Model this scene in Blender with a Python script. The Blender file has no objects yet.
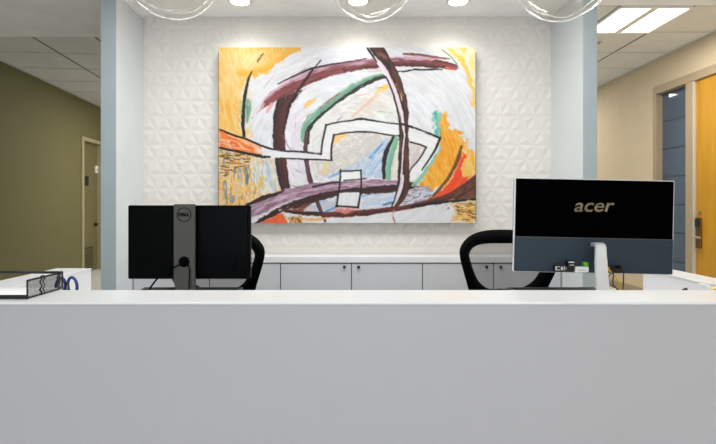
import bpy, bmesh, math, random
import numpy as np
from mathutils import Vector, Matrix
C = bpy.context.scene.collection
S = bpy.context.scene
PI = math.pi
random.seed(4)
F = 480.0
EYE = 1.10
VX, VY = 350.0, 204.0


def P(px, py, D):
    """point of the place seen at photo pixel (px, py) at distance D"""
    return Vector(((px - VX) * D / F, D, EYE - (py - VY) * D / F))


def lin(c):
    c = [v / 255.0 for v in c[:3]]
    return tuple(v / 12.92 if v <= 0.04045 else ((v + 0.055) / 1.055) ** 2.4 for v in c)


# ------------------------------------------------------------------ materials
def mat(name, rgb, rough=0.5, metal=0.0, spec=0.5, var=0.04, scale=6.0, bump=0.0, bscale=60.0, coat=0.0, stretch=None):
    m = bpy.data.materials.new(name)
    m.use_nodes = True
    nt = m.node_tree
    b = nt.nodes['Principled BSDF']
    c = lin(rgb)
    b.inputs['Roughness'].default_value = rough
    b.inputs['Metallic'].default_value = metal
    b.inputs['Specular IOR Level'].default_value = spec
    b.inputs['Coat Weight'].default_value = coat
    tc = nt.nodes.new('ShaderNodeTexCoord')
    src = tc.outputs['Object']
    if stretch:
        mp = nt.nodes.new('ShaderNodeMapping')
        mp.inputs['Scale'].default_value = stretch
        nt.links.new(src, mp.inputs['Vector'])
        src = mp.outputs['Vector']
    n = nt.nodes.new('ShaderNodeTexNoise')
    n.inputs['Scale'].default_value = scale
    n.inputs['Detail'].default_value = 3.0
    nt.links.new(src, n.inputs['Vector'])
    r = nt.nodes.new('ShaderNodeValToRGB')
    r.color_ramp.elements[0].position = 0.3
    r.color_ramp.elements[1].position = 0.7
    r.color_ramp.elements[0].color = tuple(v * (1 - var) for v in c) + (1,)
    r.color_ramp.elements[1].color = tuple(min(1, v * (1 + var)) for v in c) + (1,)
    nt.links.new(n.outputs['Fac'], r.inputs['Fac'])
    nt.links.new(r.outputs['Color'], b.inputs['Base Color'])
    if bump:
        n2 = nt.nodes.new('ShaderNodeTexNoise')
        n2.inputs['Scale'].default_value = bscale
        nt.links.new(src, n2.inputs['Vector'])
        bp = nt.nodes.new('ShaderNodeBump')
        bp.inputs['Strength'].default_value = bump
        bp.inputs['Distance'].default_value = 0.004
        nt.links.new(n2.outputs['Fac'], bp.inputs['Height'])
        nt.links.new(bp.outputs['Normal'], b.inputs['Normal'])
    return m


def emit(name, rgb, strength):
    m = bpy.data.materials.new(name)
    m.use_nodes = True
    b = m.node_tree.nodes['Principled BSDF']
    b.inputs['Base Color'].default_value = lin(rgb) + (1,)
    b.inputs['Emission Color'].default_value = lin(rgb) + (1,)
    b.inputs['Emission Strength'].default_value = strength
    return m


def woven(name, rgb, alpha, scale):
    """fine open weave: threads with see-through gaps"""
    m = mat(name, rgb, 0.6)
    nt = m.node_tree
    b = nt.nodes['Principled BSDF']
    out = [n for n in nt.nodes if n.type == 'OUTPUT_MATERIAL'][0]
    tr = nt.nodes.new('ShaderNodeBsdfTransparent')
    mx = nt.nodes.new('ShaderNodeMixShader')
    tc = nt.nodes.new('ShaderNodeTexCoord')
    w = nt.nodes.new('ShaderNodeTexWave')
    w.bands_direction = 'Z'
    w.inputs['Scale'].default_value = scale
    w.inputs['Distortion'].default_value = 1.0
    nt.links.new(tc.outputs['Object'], w.inputs['Vector'])
    mr = nt.nodes.new('ShaderNodeMapRange')
    mr.inputs['To Min'].default_value = alpha - 0.1
    mr.inputs['To Max'].default_value = alpha + 0.1
    nt.links.new(w.outputs['Fac'], mr.inputs['Value'])
    nt.links.new(mr.outputs['Result'], mx.inputs['Fac'])
    nt.links.new(tr.outputs[0], mx.inputs[1])
    nt.links.new(b.outputs[0], mx.inputs[2])
    nt.links.new(mx.outputs[0], out.inputs['Surface'])
    return m


def glass_mat():
    """thin blown glass: clear when looked straight through, pale and shiny towards its rim and along its swirls"""
    m = bpy.data.materials.new('swirled_glass')
    m.use_nodes = True
    nt = m.node_tree
    N = nt.nodes.new
    L = nt.links.new
    out = [n for n in nt.nodes if n.type == 'OUTPUT_MATERIAL'][0]
    b = nt.nodes['Principled BSDF']
    b.inputs['Base Color'].default_value = (.93, .92, .90, 1)
    b.inputs['Roughness'].default_value = .06
    tc = N('ShaderNodeTexCoord')
    w = N('ShaderNodeTexNoise')
    w.inputs['Scale'].default_value = 7.0
    w.inputs['Distortion'].default_value = 2.2
    L(tc.outputs['Object'], w.inputs['Vector'])
    bp = N('ShaderNodeBump')
    bp.inputs['Strength'].default_value = .35
    bp.inputs['Distance'].default_value = .02
    L(w.outputs['Fac'], bp.inputs['Height'])
    L(bp.outputs['Normal'], b.inputs['Normal'])
    lw = N('ShaderNodeLayerWeight')
    lw.inputs['Blend'].default_value = .5
    L(bp.outputs['Normal'], lw.inputs['Normal'])
    r = N('ShaderNodeValToRGB')
    r.color_ramp.elements[0].position = .62
    r.color_ramp.elements[0].color = (.05, .05, .05, 1)
    r.color_ramp.elements[1].position = .96
    r.color_ramp.elements[1].color = (.85, .85, .85, 1)
    L(lw.outputs['Facing'], r.inputs['Fac'])
    tr = N('ShaderNodeBsdfTransparent')
    tr.inputs[0].default_value = (.96, .95, .93, 1)
    mx = N('ShaderNodeMixShader')
    L(r.outputs['Color'], mx.inputs['Fac'])
    L(tr.outputs[0], mx.inputs[1])
    L(b.outputs[0], mx.inputs[2])
    L(mx.outputs[0], out.inputs['Surface'])
    return m


def wood_mat(name, a, b_):
    m = mat(name, a, 0.38, stretch=(10, 10, 0.7), scale=3.0, var=0.0)
    r = [n for n in m.node_tree.nodes if n.type == 'VALTORGB'][0]
    r.color_ramp.elements[0].color = lin(b_) + (1,)
    r.color_ramp.elements[1].color = lin(a) + (1,)
    return m


M = dict(
    white_paint=mat('white_paint', (246, 245, 243), 0.7),
    panel_wall=mat('relief_wall_panel', (225, 220, 213), 0.55, var=0.02),
    blue_paint=mat('blue_grey_paint', (168, 180, 185), 0.45, var=0.02),
    pale_paint=mat('pale_grey_paint', (218, 222, 223), 0.45, var=0.02),
    chairblack=mat('matte_black_plastic', (3, 4, 5), 0.65, spec=0.05, var=0.08),
    olive=mat('olive_wall_paint', (122, 115, 76), 0.75, var=0.02),
    beige=mat('beige_wall_paint', (214, 196, 168), 0.75, var=0.02),
    tile=mat('ceiling_tile', (226, 226, 224), 0.9, bump=0.15, bscale=140),
    tee=mat('ceiling_tee_bar', (205, 202, 194), 0.5),
    teedark=mat('ceiling_tee_shadow_gap', (128, 122, 108), 0.6),
    floor=mat('glossy_floor_tile', (240, 239, 235), 0.3, var=0.05),
    laminate=mat('white_laminate', (177, 175, 178), 0.45, var=0.008, scale=2),
    solid=mat('white_solid_surface', (228, 228, 228), 0.3, var=0.008),
    cab=mat('grey_cabinet_laminate', (200, 201, 205), 0.4, var=0.015),
    cabgrey=mat('grey_filler_laminate', (176, 186, 190), 0.4, var=0.015),
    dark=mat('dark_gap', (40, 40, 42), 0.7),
    black=mat('black_plastic', (17, 18, 20), 0.42, var=0.08),
    shell=mat('black_monitor_shell', (2, 3, 4), 0.35, spec=0.07, var=0.1),
    column=mat('dark_grey_stand', (82, 80, 76), 0.45, metal=0.35, var=0.03),
    gloss=mat('glossy_black_panel', (1, 1, 2), 0.10, spec=0.015, var=0.0),
    slate=mat('slate_blue_panel', (28, 46, 60), 0.5, var=0.03),
    silver=mat('silver_metal', (232, 232, 233), 0.36, metal=0.25, var=0.02),
    lever=mat('brushed_steel', (176, 165, 148), 0.3, metal=0.8, var=0.04),
    bronze=mat('bronze_lock_plate', (120, 92, 52), 0.38, metal=0.7, var=0.05),
    logo=mat('silver_logo', (150, 142, 126), 0.22, metal=0.9, var=0.25, scale=30),
    taupe=mat('taupe_frame_paint', (168, 150, 124), 0.5, var=0.02),
    tapeframe=mat('light_frame_paint', (205, 200, 190), 0.5, var=0.02),
    olivedoor=mat('olive_door_paint', (122, 114, 76), 0.55, var=0.02),
    oliveframe=mat('olive_frame_paint', (178, 168, 134), 0.55, var=0.02),
    olivedark=mat('dark_olive_backing', (72, 66, 42), 0.6),
    pane=mat('blue_grey_film_glass', (84, 98, 116), 0.04, spec=0.5, var=0.05),
    paneline=mat('film_seam', (50, 60, 74), 0.3),
    wood=wood_mat('honey_wood_veneer', (198, 146, 32), (188, 132, 24)),
    wire=mat('black_wire', (16, 16, 17), 0.5),
    paper=mat('white_paper', (246, 246, 244), 0.8),
    blue=mat('blue_plastic', (38, 66, 140), 0.35),
    steel=mat('scissor_steel', (190, 190, 192), 0.25, metal=0.9),
    yellow=mat('yellow_cable', (225, 185, 40), 0.45),
    green=mat('green_label', (96, 190, 50), 0.45),
    greywire=mat('dark_grey_cable', (34, 34, 33), 0.5),
    ring=mat('white_trim_ring', (235, 233, 228), 0.5),
    mesh=woven('open_weave_mesh', (52, 48, 44), 0.48, 300),
    traymesh=woven('wire_mesh', (40, 40, 40), 0.36, 400),
    lens=emit('downlight_lens', (255, 252, 244), 6.0),
    tube=emit('fluorescent_diffuser', (255, 247, 226), 2.2),
    glass=glass_mat(),
)


# ------------------------------------------------------------------ mesh helpers
def obj(name, bm, m, parent=None, smooth=False, loc=None, rotz=0.0):
    me = bpy.data.meshes.new(name)
    bmesh.ops.recalc_face_normals(bm, faces=bm.faces[:])
    bm.to_mesh(me)
    bm.free()
    ms = m if isinstance(m, (list, tuple)) else [m]
    for x in ms:
        me.materials.append(M[x])
    if smooth:
        for p in me.polygons:
            p.use_smooth = True
    o = bpy.data.objects.new(name, me)
    C.objects.link(o)
    if parent:
        o.parent = parent
    if loc is not None:
        o.location = loc
    o.rotation_euler.z = rotz
    return o


def thing(name, label, cat, loc=(0, 0, 0), rotz=0.0, group=None):
    o = bpy.data.objects.new(name, None)
    C.objects.link(o)
    o.location = loc
    o.rotation_euler.z = rotz
    o.empty_display_size = 0.05
    return tag(o, label, cat, group)


def tag(o, label, cat, group=None):
    o['label'] = label
    o['category'] = cat
    if group:
        o['group'] = group
    return o


def struct(o, label=None, cat=None):
    o['kind'] = 'structure'
    if label:
        o['label'] = label
    if cat:
        o['category'] = cat
    return o


def NB():
    return bmesh.new()


def box(bm, x0, x1, y0, y1, z0, z1, bev=0.0, mi=0, seg=2):
    r = bmesh.ops.create_cube(bm, size=1.0)
    vs = r['verts']
    for v in vs:
        v.co = Vector(((x0 + x1) / 2 + v.co.x * (x1 - x0), (y0 + y1) / 2 + v.co.y * (y1 - y0), (z0 + z1) / 2 + v.co.z * (z1 - z0)))
    fs = {f for v in vs for f in v.link_faces}
    for f in fs:
        f.material_index = mi
    if bev:
        es = list({e for v in vs for e in v.link_edges})
        rr = bmesh.ops.bevel(bm, geom=es, offset=bev, segments=seg, affect='EDGES', profile=0.5)
        for f in rr['faces']:
            f.material_index = mi
    return bm


def smooth_path(pts, n=8, closed=False):
    pts = [Vector(p) for p in pts]
    out = []
    L = len(pts)
    rng = range(L) if closed else range(L - 1)
    for i in rng:
        p0 = pts[(i - 1) % L] if closed or i > 0 else pts[0]
        p1 = pts[i]
        p2 = pts[(i + 1) % L]
        p3 = pts[(i + 2) % L] if closed or i + 2 < L else pts[-1]
        for k in range(n):
            t = k / n
            out.append(0.5 * ((2 * p1) + (p2 - p0) * t + (2 * p0 - 5 * p1 + 4 * p2 - p3) * t * t + (3 * p1 - p0 - 3 * p2 + p3) * t ** 3))
    if not closed:
        out.append(pts[-1])
    return out


def tube(bm, pts, r, seg=8, closed=False, mi=0):
    pts = [Vector(p) for p in pts]
    n = len(pts)
    rings = []
    up = None
    for i, p in enumerate(pts):
        a = pts[(i - 1) % n] if closed or i > 0 else pts[0]
        b = pts[(i + 1) % n] if closed or i < n - 1 else pts[-1]
        t = (b - a).normalized()
        if up is None:
            up = Vector((0, 0, 1)) if abs(t.z) < 0.9 else Vector((1, 0, 0))
        up = (up - t * up.dot(t)).normalized()
        s = t.cross(up)
        rr = r[i] if isinstance(r, (list, tuple)) else r
        rings.append([bm.verts.new(p + (up * math.cos(2 * PI * k / seg) + s * math.sin(2 * PI * k / seg)) * rr) for k in range(seg)])
    m = n if closed else n - 1
    for i in range(m):
        A, B = rings[i], rings[(i + 1) % n]
        for k in range(seg):
            f = bm.faces.new((A[k], A[(k + 1) % seg], B[(k + 1) % seg], B[k]))
            f.material_index = mi
    if not closed:
        bm.faces.new(rings[0]).material_index = mi
        bm.faces.new(rings[-1]).material_index = mi
    return bm


def lathe(bm, prof, seg=32, c=(0, 0, 0), mi=0, axis='Z'):
    """profile of (r, h) turned about an axis through c"""
    c = Vector(c)
    rings = []
    for r, h in prof:
        ring = []
        if r < 1e-6:
            q = Vector((0, 0, h)) if axis == 'Z' else Vector((0, h, 0)) if axis == 'Y' else Vector((h, 0, 0))
            ring = [bm.verts.new(c + q)]
        else:
            for k in range(seg):
                a = 2 * PI * k / seg
                x, y = r * math.cos(a), r * math.sin(a)
                q = Vector((x, y, h)) if axis == 'Z' else Vector((x, h, y)) if axis == 'Y' else Vector((h, x, y))
                ring.append(bm.verts.new(c + q))
        rings.append(ring)
    for A, B in zip(rings, rings[1:]):
        for k in range(seg):
            k2 = (k + 1) % seg
            if len(A) == 1 and len(B) == 1:
                continue
            if len(A) == 1:
                f = bm.faces.new((A[0], B[k], B[k2]))
            elif len(B) == 1:
                f = bm.faces.new((A[k], A[k2], B[0]))
            else:
                f = bm.faces.new((A[k], A[k2], B[k2], B[k]))
            f.material_index = mi
    for E in (rings[0], rings[-1]):
        if len(E) > 2:
            bm.faces.new(E).material_index = mi
    return bm


def prism(bm, pts2, y0, y1, mi=0):
    """closed outline in X-Z pulled from y0 to y1"""
    A = [bm.verts.new((x, y0, z)) for x, z in pts2]
    B = [bm.verts.new((x, y1, z)) for x, z in pts2]
    bm.faces.new(A).material_index = mi
    bm.faces.new(B).material_index = mi
    n = len(A)
    for i in range(n):
        bm.faces.new((A[i], A[(i + 1) % n], B[(i + 1) % n], B[i])).material_index = mi
    return bm


def rounded_rect(x0, x1, z0, z1, r, n=5):
    out = []
    for cx, cz, a0 in ((x1 - r, z1 - r, 0), (x0 + r, z1 - r, 90), (x0 + r, z0 + r, 180), (x1 - r, z0 + r, 270)):
        for k in range(n + 1):
            a = math.radians(a0 + 90 * k / n)
            out.append((cx + r * math.cos(a), cz + r * math.sin(a)))
    return out


def text_mesh(name, body, size, m, parent, loc, rot=(PI / 2, 0, 0), extrude=0.0008, bold=0.0, shear=0.0, sx=1.0):
    cu = bpy.data.curves.new(name, 'FONT')
    cu.body = body
    cu.size = size
    cu.extrude = extrude
    cu.offset = bold
    cu.shear = shear
    cu.align_x = 'CENTER'
    cu.align_y = 'CENTER'
    t = bpy.data.objects.new(name + '_tmp', cu)
    C.objects.link(t)
    dg = bpy.context.evaluated_depsgraph_get()
    me = bpy.data.meshes.new_from_object(t.evaluated_get(dg))
    bpy.data.objects.remove(t)
    bpy.data.curves.remove(cu)
    me.name = name
    me.materials.clear()
    me.materials.append(M[m])
    o = bpy.data.objects.new(name, me)
    C.objects.link(o)
    o.parent = parent
    o.location = loc
    o.rotation_euler = rot
    o.scale.x = sx
    return o


def dup(root, loc, rotz, label, group=None):
    r = root.copy()
    C.objects.link(r)
    r.location = loc
    r.rotation_euler.z = rotz
    r['label'] = label
    if group:
        r['group'] = group
    for ch in list(root.children):
        c = ch.copy()
        C.objects.link(c)
        c.parent = r
        for g in ch.children:
            d = g.copy()
            C.objects.link(d)
            d.parent = c
    return r


# ------------------------------------------------------------------ the room
Z_LOW = 2.465      # plastered ceiling over the desk
Z_TILE = 2.74      # tiled ceiling of the corridors
YB, YE = -3.4, 9.5
XR = 3.47
AL, AR = -1.505, 1.4656     # inner faces of the alcove
OL, OR_ = -1.6045, 1.556    # outer faces
FL, FR = 3.087, 3.019       # front edges of the alcove walls
DB = 3.5                    # alcove back wall

struct(obj('floor', box(NB(), -5.2, 4.4, YB - .2, YE + .2, -0.1, 0.0), 'floor'))


def wall(name, o, rot, length, height, m, th, openings=(), start=0.0):
    """wall along local x, thickness 0..th in local y, with rectangular openings (u0,u1,z0,z1)"""
    bm = NB()
    u = start
    for (a, b, z0, z1) in sorted(openings):
        box(bm, u, a, min(0, th), max(0, th), 0, height)
        box(bm, a, b, min(0, th), max(0, th), z1, height)
        if z0 > 0:
            box(bm, a, b, min(0, th), max(0, th), 0, z0)
        u = b
    box(bm, u, length, min(0, th), max(0, th), 0, height)
    return struct(obj(name, bm, m, loc=o, rotz=rot))


# left wall: runs a little outwards
LA = Vector((-3.98, 5.455, 0))
LDIR = Vector((-0.22, 2.555, 0)).normalized()
LROT = math.atan2(LDIR.y, LDIR.x)
DU0, DU1, DZ = 2.02, 2.66, 2.10
wall('wall_left', LA, LROT, 4.3, Z_TILE + .1, 'olive', 0.15, [(DU0, DU1, 0, DZ)], start=-9.1)
wall('wall_right', (XR, 0, 0), PI / 2, YE, Z_TILE + .1, 'beige', -0.15, [(3.94, 5.42, 0, 2.345)], start=YB)
struct(obj('wall_back', box(NB(), -5.0, 3.6, YE, YE + .15, 0, Z_TILE + .1), 'beige'))
wf = NB()
box(wf, -4, -2.2, YB - .15, YB, 0, Z_TILE)
box(wf, 2.2, 3.6, YB - .15, YB, 0, Z_TILE)
box(wf, -2.2, 2.2, YB - .15, YB, 2.3, Z_TILE)
box(wf, -2.2, 2.2, YB - .15, YB, 0, 0.5)
struct(obj('wall_front', wf, 'white_paint'))

# alcove walls: blue ends, pale faces towards the alcove
def endwall(x0, x1, y0, xin):
    b = box(NB(), x0, x1, y0, 8.6, 0, Z_TILE, .003)
    for f in b.faces:
        if all(abs(v.co.x - xin) < 1e-4 for v in f.verts):
            f.material_index = 1
    return b


struct(obj('wall_alcove_left', endwall(OL, AL, FL, AL), ['blue_paint', 'pale_paint']))
struct(obj('wall_alcove_right', endwall(AR, OR_, FR, AR), ['blue_paint', 'pale_paint']))
# relief wall: equilateral triangles, each a low three-sided pyramid
bm = NB()
side, hh, ap = 0.1225, 0.1061, 0.0058
z_top = Z_LOW
x0 = AL - 0.03
vd = {}


def vv(x, y, z):
    k = (round(x, 4), round(y, 4), round(z, 4))
    if k not in vd:
        vd[k] = bm.verts.new((x, y, z))
    return vd[k]


for r in range(18):
    zt = z_top - r * hh + .02
    zb = zt - hh
    if zb < 0.70:
        break
    off = 0 if r % 2 == 0 else side / 2
    for c in range(-1, 26):
        xa = x0 + c * side + off
        tri_up = [(xa - side / 2, zb), (xa + side / 2, zb), (xa, zt)]
        tri_dn = [(xa, zt), (xa + side / 2, zb), (xa + side, zt)]
        for t in (tri_up, tri_dn):
            cx = sum(p[0] for p in t) / 3
            cz = sum(p[1] for p in t) / 3
            if not (AL - .02 < cx < AR + .02):
                continue
            a = vv(cx, DB - ap, cz)
            q = [vv(p[0], DB, p[1]) for p in t]
            for i in range(3):
                bm.faces.new((q[i], q[(i + 1) % 3], a))
wp = struct(obj('wall_alcove_back', bm, 'panel_wall'))
bm = NB()
box(bm, AL - .05, AR + .05, DB + .0005, DB + .1, 0, Z_TILE)
struct(obj('wall_alcove_backing', bm, 'panel_wall'))

# ceilings
def slab(pts, z0, z1, name, m):
    b = NB()
    A = [b.verts.new((x, y, z0)) for x, y in pts]
    B = [b.verts.new((x, y, z1)) for x, y in pts]
    b.faces.new(A)
    b.faces.new(B)
    n = len(A)
    for i in range(n):
        b.faces.new((A[i], A[(i + 1) % n], B[(i + 1) % n], B[i]))
    return struct(obj(name, b, m))


SL, SR = 3.92, 3.30        # where the plastered ceiling ends, left and right
slab([(-4.2, YB), (3.5, YB), (3.5, SR), (OR_, SR), (OR_ - .01, DB + .05), (OL + .01, DB + .05), (OL, SL), (-4.2, SL)], Z_LOW, Z_LOW + .3, 'ceiling', 'white_paint')

# tiled ceilings with tee bars
PITCH = 0.61
b = NB()
box(b, OR_ - .05, XR + .1, SR, YE, Z_TILE, Z_TILE + .1)
troX = (2.231, 2.852)
y_rows = [3.968 + PITCH * k for k in range(-1, 9)]
for y in y_rows:
    box(b, OR_, XR, y - .008, y + .008, Z_TILE - .004, Z_TILE + .001, mi=1)
for x in (2.231, 2.852, 1.621):
    box(b, x - .008, x + .008, SR, YE, Z_TILE - .0045, Z_TILE + .001, mi=2)
box(b, XR - .022, XR, SR, YE, Z_TILE - .006, Z_TILE + .001, mi=1)
struct(obj('ceiling_right', b, ['tile', 'tee', 'teedark']))

b = NB()   # left: follows the left wall (local x along wall, y<0 is the corridor)
box(b, -1.75, 4.3, -3.0, 0.1, Z_TILE, Z_TILE + .1)
k0 = (4.525 - 5.455) / LDIR.y
for k in range(-1, 9):
    u = k0 + .62 * k
    box(b, u - .008, u + .008, -3.0, 0, Z_TILE - .004, Z_TILE + .001, mi=1)
for v in (-.80, -1.41, -2.02):
    box(b, -1.75, 4.3, v - .009, v + .009, Z_TILE - .0045, Z_TILE + .001, mi=2)
box(b, -1.75, 4.3, -.024, 0, Z_TILE - .012, Z_TILE + .001, mi=1)
struct(obj('ceiling_left', b, ['tile', 'tee', 'teedark'], loc=LA, rotz=LROT))

# ceiling trims round the alcove head
b = NB()
box(b, AL, AL + .014, FL - .2, DB - .012, Z_LOW - .014, Z_LOW)
struct(obj('trim_1', b, 'white_paint'))
struct(obj('baseboard_right', box(NB(), XR - .012, XR, 5.47, YE, 0, .1), 'taupe'))
b = NB()
box(b, 0, DU0 - .07, -.012, 0, 0, .1)
struct(obj('baseboard_left', b, 'taupe', loc=LA, rotz=LROT))

# ------------------------------------------------------------------ doors
# left corridor door (local frame of the left wall)
d1 = struct(thing('door_1', 'olive corridor door with louvered vent in the left wall', 'door', LA, LROT))
b = NB()
box(b, DU0 - .065, DU0 + .006, -.02, .12, 0, DZ + .05, .004)
box(b, DU1 - .006, DU1 + .065, -.02, .12, 0, DZ + .05, .004)
box(b, DU0, DU1, -.02, .12, DZ - .006, DZ + .05, .004)
obj('door_frame', b, 'oliveframe', d1)
pan = obj('door_panel', box(NB(), DU0 + .006, DU1 - .006, .06, .10, .008, DZ - .006), 'olivedoor', d1)
b = NB()
box(b, 2.06, 2.50, .054, .06, .07, .40, mi=1)  # darker backing showing between the slats
for k in range(9):
    z = .09 + k * .034
    bm2 = box(b, 2.07, 2.49, .030, .054, z, z + .014)
obj('louver_vent', b, ['olivedoor', 'olivedark'], d1)
b = NB()
lathe(b, [(0.0, .0), (.024, .0), (.03, -.02), (.024, -.045), (0, -.05)], 16, (2.57, .06, .76), axis='Y')
obj('door_knob', b, 'black', d1, True)
sgn = thing('door_sign', 'small black sign plate on the olive corridor door', 'sign', LA + LDIR * 2.24, LROT)
b = NB()
box(b, -.085, .085, .048, .06, 1.395, 1.55, .003)
obj('plate', b, 'black', sgn)
obj('raised_bar', box(NB(), -.03, .03, .0465, .0485, 1.50, 1.515), 'greywire', sgn)
wpl = thing('wall_plate', 'small white plate beyond the black sign, at the edge of the pale blue column', 'wall plate', LA + LDIR * 2.625, LROT)
b = NB()
box(b, -.06, .06, .04, .06, 1.62, 1.74, .004)
obj('plate', b, 'white_paint', wpl)
b = NB()
box(b, -.025, .025, .034, .042, 1.655, 1.70, .002)
obj('switch', b, 'tee', wpl)

# right wall: wooden door with sidelight
d2 = struct(thing('door_2', 'honey wood door in a taupe frame on the right wall', 'door', (XR, 0, 0)))
b = NB()
box(b, -.02, .145, 5.414, 5.47, 0, 2.425, .004)
box(b, -.02, .145, 3.87, 3.946, 0, 2.425, .004)
box(b, -.02, .145, 3.946, 5.414, 2.339, 2.425, .004)
obj('door_frame', b, 'taupe', d2)
b = NB()
box(b, -.02, .09, 4.842, 4.939, 0, 2.3385, .004)
obj('mullion', b, 'taupe', d2)
obj('door_stop', box(NB(), -.012, .012, 4.828, 4.842, 0, 2.3385), 'tapeframe', d2)
obj('door_panel', box(NB(), .012, .055, 3.947, 4.828, .008, 2.338, .002), 'wood', d2)
h = obj('lock_plate', box(NB(), -.006, .012, 4.748, 4.812, .66, .965, .004), 'bronze', d2)
b = NB()
box(b, -.022, -.006, 4.758, 4.802, .87, .955, .006)
obj('card_reader', b, 'black', h)
b = NB()
tube(b, smooth_path([(0, 4.785, .772), (-.04, 4.785, .772), (-.064, 4.775, .772), (-.066, 4.73, .772), (-.06, 4.67, .770)]), .010, 10)
obj('lever_handle', b, 'lever', h, True)
b = NB()
lathe(b, [(0, 0), (.016, 0), (.016, -.01), (0, -.012)], 16, (.012, 4.775, 1.015), axis='X')
obj('peephole', b, 'lever', d2)
w1 = struct(obj('window_1', box(NB(), .055, .065, 4.9385, 5.4135, 0.10, 2.338), 'pane', loc=(XR, 0, 0)), 'tall blue grey sidelight beside the wooden door', 'window')
b = NB()
for z in (.475, .785, 1.09, 1.40, 1.71, 2.02):
    box(b, .052, .056, 4.939, 5.42, z, z + .008)
obj('film_seam', b, 'paneline', w1)
obj('window_sill', box(NB(), .0, .12, 4.939, 5.42, 0, .10, .004), 'taupe', w1)

# ------------------------------------------------------------------ reception counter
ZC = 0.864
Y0, Y1 = 1.156, 1.317
rc = thing('reception_counter', 'long white reception counter with grey front panel and white ledge', 'counter')
obj('front_panel', box(NB(), -1.380, 1.49, Y0 + .002, Y0 + .04, 0, ZC - .006), 'laminate', rc)
obj('ledge', box(NB(), -1.385, 1.495, Y0 - .002, Y1, ZC - .006, ZC, .0015), 'solid', rc)
obj('ledge_support', box(NB(), -1.34, 1.44, Y0 + .04, Y1 - .01, ZC - .04, ZC - .006), 'solid', rc)
ZR = 0.80
obj('return_wall', box(NB(), -1.365, -1.2085, Y0 + .041, 2.24, 0, ZR - .006), 'solid', rc)
obj('return_cap', box(NB(), -1.372, -1.207, Y0 + .041, 2.245, ZR - .006, ZR, .0015), 'solid', rc)
obj('return_wall', box(NB(), 1.365, 1.476, Y0 + .041, 2.235, 0, ZR - .006), 'solid', rc)
obj('return_cap', box(NB(), 1.359, 1.481, Y0 + .041, 2.24, ZR - .006, ZR, .0015), 'solid', rc)
ZD = 0.69
b = NB()
box(b, -1.208, 1.3645, Y0 + .04, 2.27, ZD - .028, ZD, .003)
obj('worktop', b, 'solid', rc)
for x in (.04,):
    obj('leg', box(NB(), x - .02, x + .02, 1.35, 2.2, 0, ZD - .028, .003), 'cab', rc)

# ------------------------------------------------------------------ cabinets of the alcove
YC = 3.32
ZT = .735
ZE = .695
xs = [AL + .004] + [(px - VX) * YC / F for px in (209.5, 280.5, 351.5, 422.5, 493.5)] + [AR - .004]
tp = obj('credenza_top', box(NB(), AL + .001, AR - .001, YC - .008, DB - .012, ZE, ZT, .002), 'solid')
tag(tp, 'long white countertop running over the low grey cabinets', 'countertop')


def cabinet(k, label):
    x = xs[k]
    c = thing('low_cabinet', label, 'cabinet', (x, YC, 0), 0, 'low cabinets of the alcove')
    W = xs[k + 2] - x
    obj('carcass', box(NB(), .001, W - .001, .022, .165, .08, ZE - .0005), 'dark', c)
    obj('plinth', box(NB(), .001, W - .001, .06, .10, 0, .08), 'cabgrey', c)
    for i in range(2):
        a, e = xs[k + i] - x, xs[k + i + 1] - x
        d = obj('door', box(NB(), a + .003, e - .003, 0, .02, .09, ZE - .008, .002), 'cab', c)
        kb = NB()
        kx = e - .049 if i == 0 else a + .049
        lathe(kb, [(0, .001), (.009, .001), (.011, -.012), (.008, -.018), (0, -.018)], 16, (kx, 0, ZE - .03), axis='Y')
        obj('knob', kb, 'dark', d, True)
    return c


cabinet(0, 'low grey two-door cabinet at the left end, behind the black monitor')
cabinet(2, 'low grey two-door cabinet in the middle, its two dark knobs under the painting')
cabinet(4, 'low grey two-door cabinet at the right, seen through the mesh chair')

# ------------------------------------------------------------------ the painting
GX0, GX1, GY0, GY1 = 218.6, 475.6, 47.4, 223.0
NXg, NYg = 520, 356
gx, gy = np.meshgrid(np.linspace(GX0, GX1, NXg), np.linspace(GY0, GY1, NYg))
rng = np.random.RandomState(7)
LAT = rng.rand(97, 97)


def vn(u, v):
    """smooth value noise 0..1"""
    iu = np.floor(u).astype(int)
    iv = np.floor(v).astype(int)
    fu = u - iu
    fv = v - iv
    fu = fu * fu * (3 - 2 * fu)
    fv = fv * fv * (3 - 2 * fv)
    a = LAT[iu % 97, iv % 97]
    b_ = LAT[(iu + 1) % 97, iv % 97]
    c = LAT[iu % 97, (iv + 1) % 97]
    d = LAT[(iu + 1) % 97, (iv + 1) % 97]
    return (a * (1 - fu) + b_ * fu) * (1 - fv) + (c * (1 - fu) + d * fu) * fv


def fbm(u, v):
    return (vn(u, v) + .5 * vn(u * 2.1 + 5, v * 2.1 + 9) + .25 * vn(u * 4.3 + 3, v * 4.3 + 1)) / 1.75


col = np.zeros((NYg, NXg, 3)) + np.array([226, 226, 228.0])
col += (fbm(gx / 9, gy / 9)[..., None] - .5) * np.array([14, 14, 18])
jx = (fbm(gx / 4 + 11, gy / 4) - .5)
jy = (fbm(gx / 4, gy / 4 + 31) - .5)


def ss(a, b_, x):
    t = np.clip((x - a) / (b_ - a), 0, 1)
    return t * t * (3 - 2 * t)


def blend(mask, c):
    global col
    c = np.asarray(c, float)
    col = col * (1 - mask[..., None]) + c * mask[..., None]


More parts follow.
